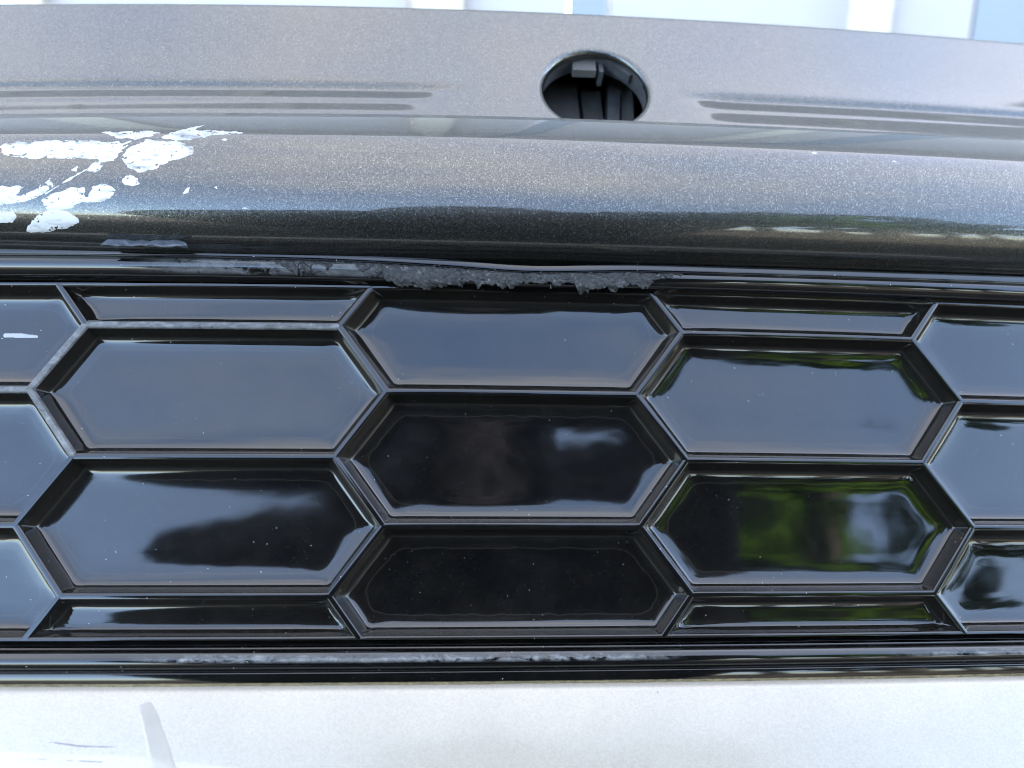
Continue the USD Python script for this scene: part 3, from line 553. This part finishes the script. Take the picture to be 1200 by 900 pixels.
obj('body', body(skin_p, 0.012, 6), skin_m, person, smooth=True)
jk = [ball(HC + [0, 0.032, -0.055], (0.081, 0.09, 0.07))] + limb((neck + [0, -0.02, -0.035], 0.07), (chest, 0.135), (hips, 0.16))
for s in (-1, 1):
    jk.append(m3.Manifold.batch_hull([ball(sh[s], 0.075), ball(el[s], 0.07), ball(chest, 0.12), ball(hips + [0.16 * s, 0.04, 0.0], 0.13)]))
    jk += limb((chest, 0.12), (by(0.15 if s > 0 else -0.07, 0.085 if s > 0 else 0.03, 0.15), 0.055), (el[s], 0.06))      # the loose rain cape
    jk += limb((chest, 0.125), (sh[s], 0.078), (el[s], 0.074), (wr[s], 0.048))
obj('cape', body(jk, 0.02, 4), jacket_m, person, smooth=True)
tr = limb((hips + [0, 0.02, -0.02], 0.155), (hips + [0, 0.0, -0.03], 0.155))
for s in (-1, 1):
    hip = hips + [0.10 * s, 0, 0]; knee = np.array([hips[0] + 0.17 * s, hips[1] + 0.42, 0.085]); foot = np.array([hips[0] + 0.14 * s, hips[1] - 0.02, 0.085])
    tr += limb((hips, 0.15), (hip, 0.118), (knee, 0.08), (foot, 0.06))
    sh_ = body(limb((foot + [0, 0.03, -0.02], 0.055), (foot + [0, -0.10, -0.035], 0.05), (foot + [0, -0.17, -0.045], 0.038)), 0.015, 4); obj('shoe', sh_, hair_m, person, smooth=True)
obj('trousers', body(tr, 0.02, 4), trouser_m, person, smooth=True)
hr = m3.Manifold.batch_boolean([ball(HC + [0, -0.012, 0.015], (0.122, 0.118, 0.126)), ball(HC + [0, -0.05, -0.02], (0.115, 0.095, 0.12))], m3.OpType.Add) - ball(HC + [0, 0.13, -0.005], (0.072, 0.12, 0.088))
hm_ = hr.refine_to_length(0.012).to_mesh(); hm_ = trimesh.Trimesh(hm_.vert_properties[:, :3], hm_.tri_verts); hm_.vertices += (meshkit.fbm(hm_.vertices * 60, 3, 2)[:, None] - 0.5) * 0.008 * hm_.vertex_normals
obj('hood', hm_, jacket_m, person, smooth=True)
for s in (-1, 1): obj('eye', trimesh.creation.icosphere(2, 0.012).apply_translation(HC + [0.032 * s, 0.083, 0.012]), hair_m, person, smooth=True)

cam_t = thing('compact_camera', 'small black compact camera held by the crouching person', 'camera')
def cbox(lo, hi):
    b = box(lo, hi); b = trimesh.Trimesh(b.vertices, b.faces); hull = m3.Manifold.batch_hull([m3.Manifold.sphere(0.004, 12).translate(tuple(float(x) for x in p)) for p in b.vertices]); mm_ = hull.to_mesh()
    return np.array(mm_.vert_properties[:, :3]), np.array(mm_.tri_verts)
C3 = np.array([right, up, fwd])
v, f = cbox((-0.046, -0.026, -0.05), (0.046, 0.026, -0.034)); obj('camera_body', (v @ C3 + E_, f), satin, cam_t, smooth=40)
for r0, z0, z1, nm in ((0.021, -0.036, -0.016, 'lens_barrel'), (0.017, -0.02, -0.009, 'lens_ring')):
    c_ = trimesh.creation.annulus(0.011, r0, z1 - z0, sections=40); c_.apply_translation([0, 0, (z0 + z1) / 2]); obj(nm, (np.array(c_.vertices) @ C3 + E_, c_.faces), black, cam_t, smooth=40)

bark = noisy('bark', (0.05, 0.04, 0.03), (0.12, 0.10, 0.075), 30, 0.9, 0.6, 0.01)
def leaf_mat(name, c0, c1):
    return mat(name, {'o': ('geometry', {}), 'r': ('rgb_ramp', ramp((0.0, c0), (1.0, c1))), 'd': ('diffuse_bsdf', {}), 't': ('translucent_bsdf', {}), 'm': ('mix_closure', {'fac': 0.3})},
               [('o.random_per_island', 'r.fac'), ('r.color', 'd.color'), ('r.color', 't.color'), ('d.BSDF', 'm.closure1'), ('t.BSDF', 'm.closure2')], 'm.closure')
leaf_a, leaf_b = leaf_mat('bright_leaves', (0.13, 0.24, 0.02), (0.25, 0.40, 0.05)), leaf_mat('dark_leaves', (0.012, 0.028, 0.010), (0.03, 0.055, 0.018))
def tree(az, dist, h, wid, lm, label, seed, n=7000):
    rg = np.random.default_rng(seed); x, y = dist * math.sin(az), -dist * math.cos(az); t = thing('tree', label, 'tree', None)
    pts = [((x, y, -0.05), 0.05 + h * 0.022), ((x + 0.1, y, h * 0.35), h * 0.018), ((x - 0.05, y + 0.1, h * 0.75), h * 0.007)]; pc = limb(*pts)
    tips = []
    for k in range(9):
        a_ = k * 2.4; b0 = np.array([x, y, h * (0.3 + 0.05 * k)]); b1 = b0 + [math.cos(a_) * wid * 0.75, math.sin(a_) * wid * 0.75, h * 0.14]; pc += limb((b0, h * 0.007), (b1, h * 0.002)); tips.append(b1)
    obj('trunk', body(pc, 0.12, 2), bark, t, smooth=True)
    cl = np.array(tips + [np.array([x, y, h * 0.62]) + rg.normal(size=3) * [wid * 0.4, wid * 0.4, h * 0.14] for _ in range(22)]); cr = rg.uniform(0.16, 0.34, len(cl)) * wid * 1.3
    w_ = rg.integers(0, len(cl), n); d_ = rg.normal(size=(n, 3)); d_ /= np.linalg.norm(d_, axis=1, keepdims=True)
    c_ = cl[w_] + d_ * (cr[w_] * rg.uniform(0.5, 1, n) ** 0.5)[:, None] * [1, 1, 0.8]; a1 = rg.normal(size=(n, 3)); a1 /= np.linalg.norm(a1, axis=1, keepdims=True); a2 = np.cross(a1, rg.normal(size=(n, 3))); a2 /= np.linalg.norm(a2, axis=1, keepdims=True)
    L = rg.uniform(0.05, 0.10, n)[:, None] * h / 5
    v_ = np.stack([c_ - a1 * L, c_ + a2 * L * 0.5, c_ + a1 * L, c_ - a2 * L * 0.5], 1).reshape(-1, 3); k_ = np.arange(n)[:, None] * 4
    obj('crown', (v_, np.vstack([k_ + [0, 1, 2], k_ + [0, 2, 3]])), lm, t)
R_ = math.radians
tree(R_(33.5), 7.6, 5.6, 0.42, leaf_a, 'slender bright green tree, the left one of the two green stripes in the right cell', 1)
tree(R_(38.5), 7.4, 5.6, 0.5, leaf_a, 'slender bright green tree, the right one of the two green stripes in the right cell', 11)
tree(R_(21), 9.5, 5.8, 1.3, leaf_b, 'dark tree left of both bright green trees', 2)
tree(R_(45), 8.6, 4.9, 1.15, leaf_b, 'dark tree right of both bright green trees', 3)
tree(R_(42), 9.4, 5.3, 0.9, leaf_b, 'narrow dark tree beside the right bright green tree', 12, 9000)
tree(R_(62), 8.2, 3.0, 1.2, leaf_b, 'broad dark tree farthest to the right', 4)
tree(R_(28), 11.5, 8.3, 1.7, leaf_b, 'tall dark tree behind the left bright green tree', 6, 12000)
tree(R_(37), 11.5, 8.3, 2.0, leaf_b, 'tall dark tree behind the right bright green tree', 7, 14000)
tree(R_(5), 13, 5.0, 2.0, leaf_b, 'dark tree straight behind the crouching person', 5)
plinth = noisy('concrete', (0.05, 0.048, 0.045), (0.09, 0.087, 0.08), 20, 0.85, 0.4, 0.003)
tag(obj('plinth', box((-0.6, -0.112, -0.05), (0.6, 0.35, 0.3715)), plinth), 'low dark concrete block that carries the bumper', 'plinth')
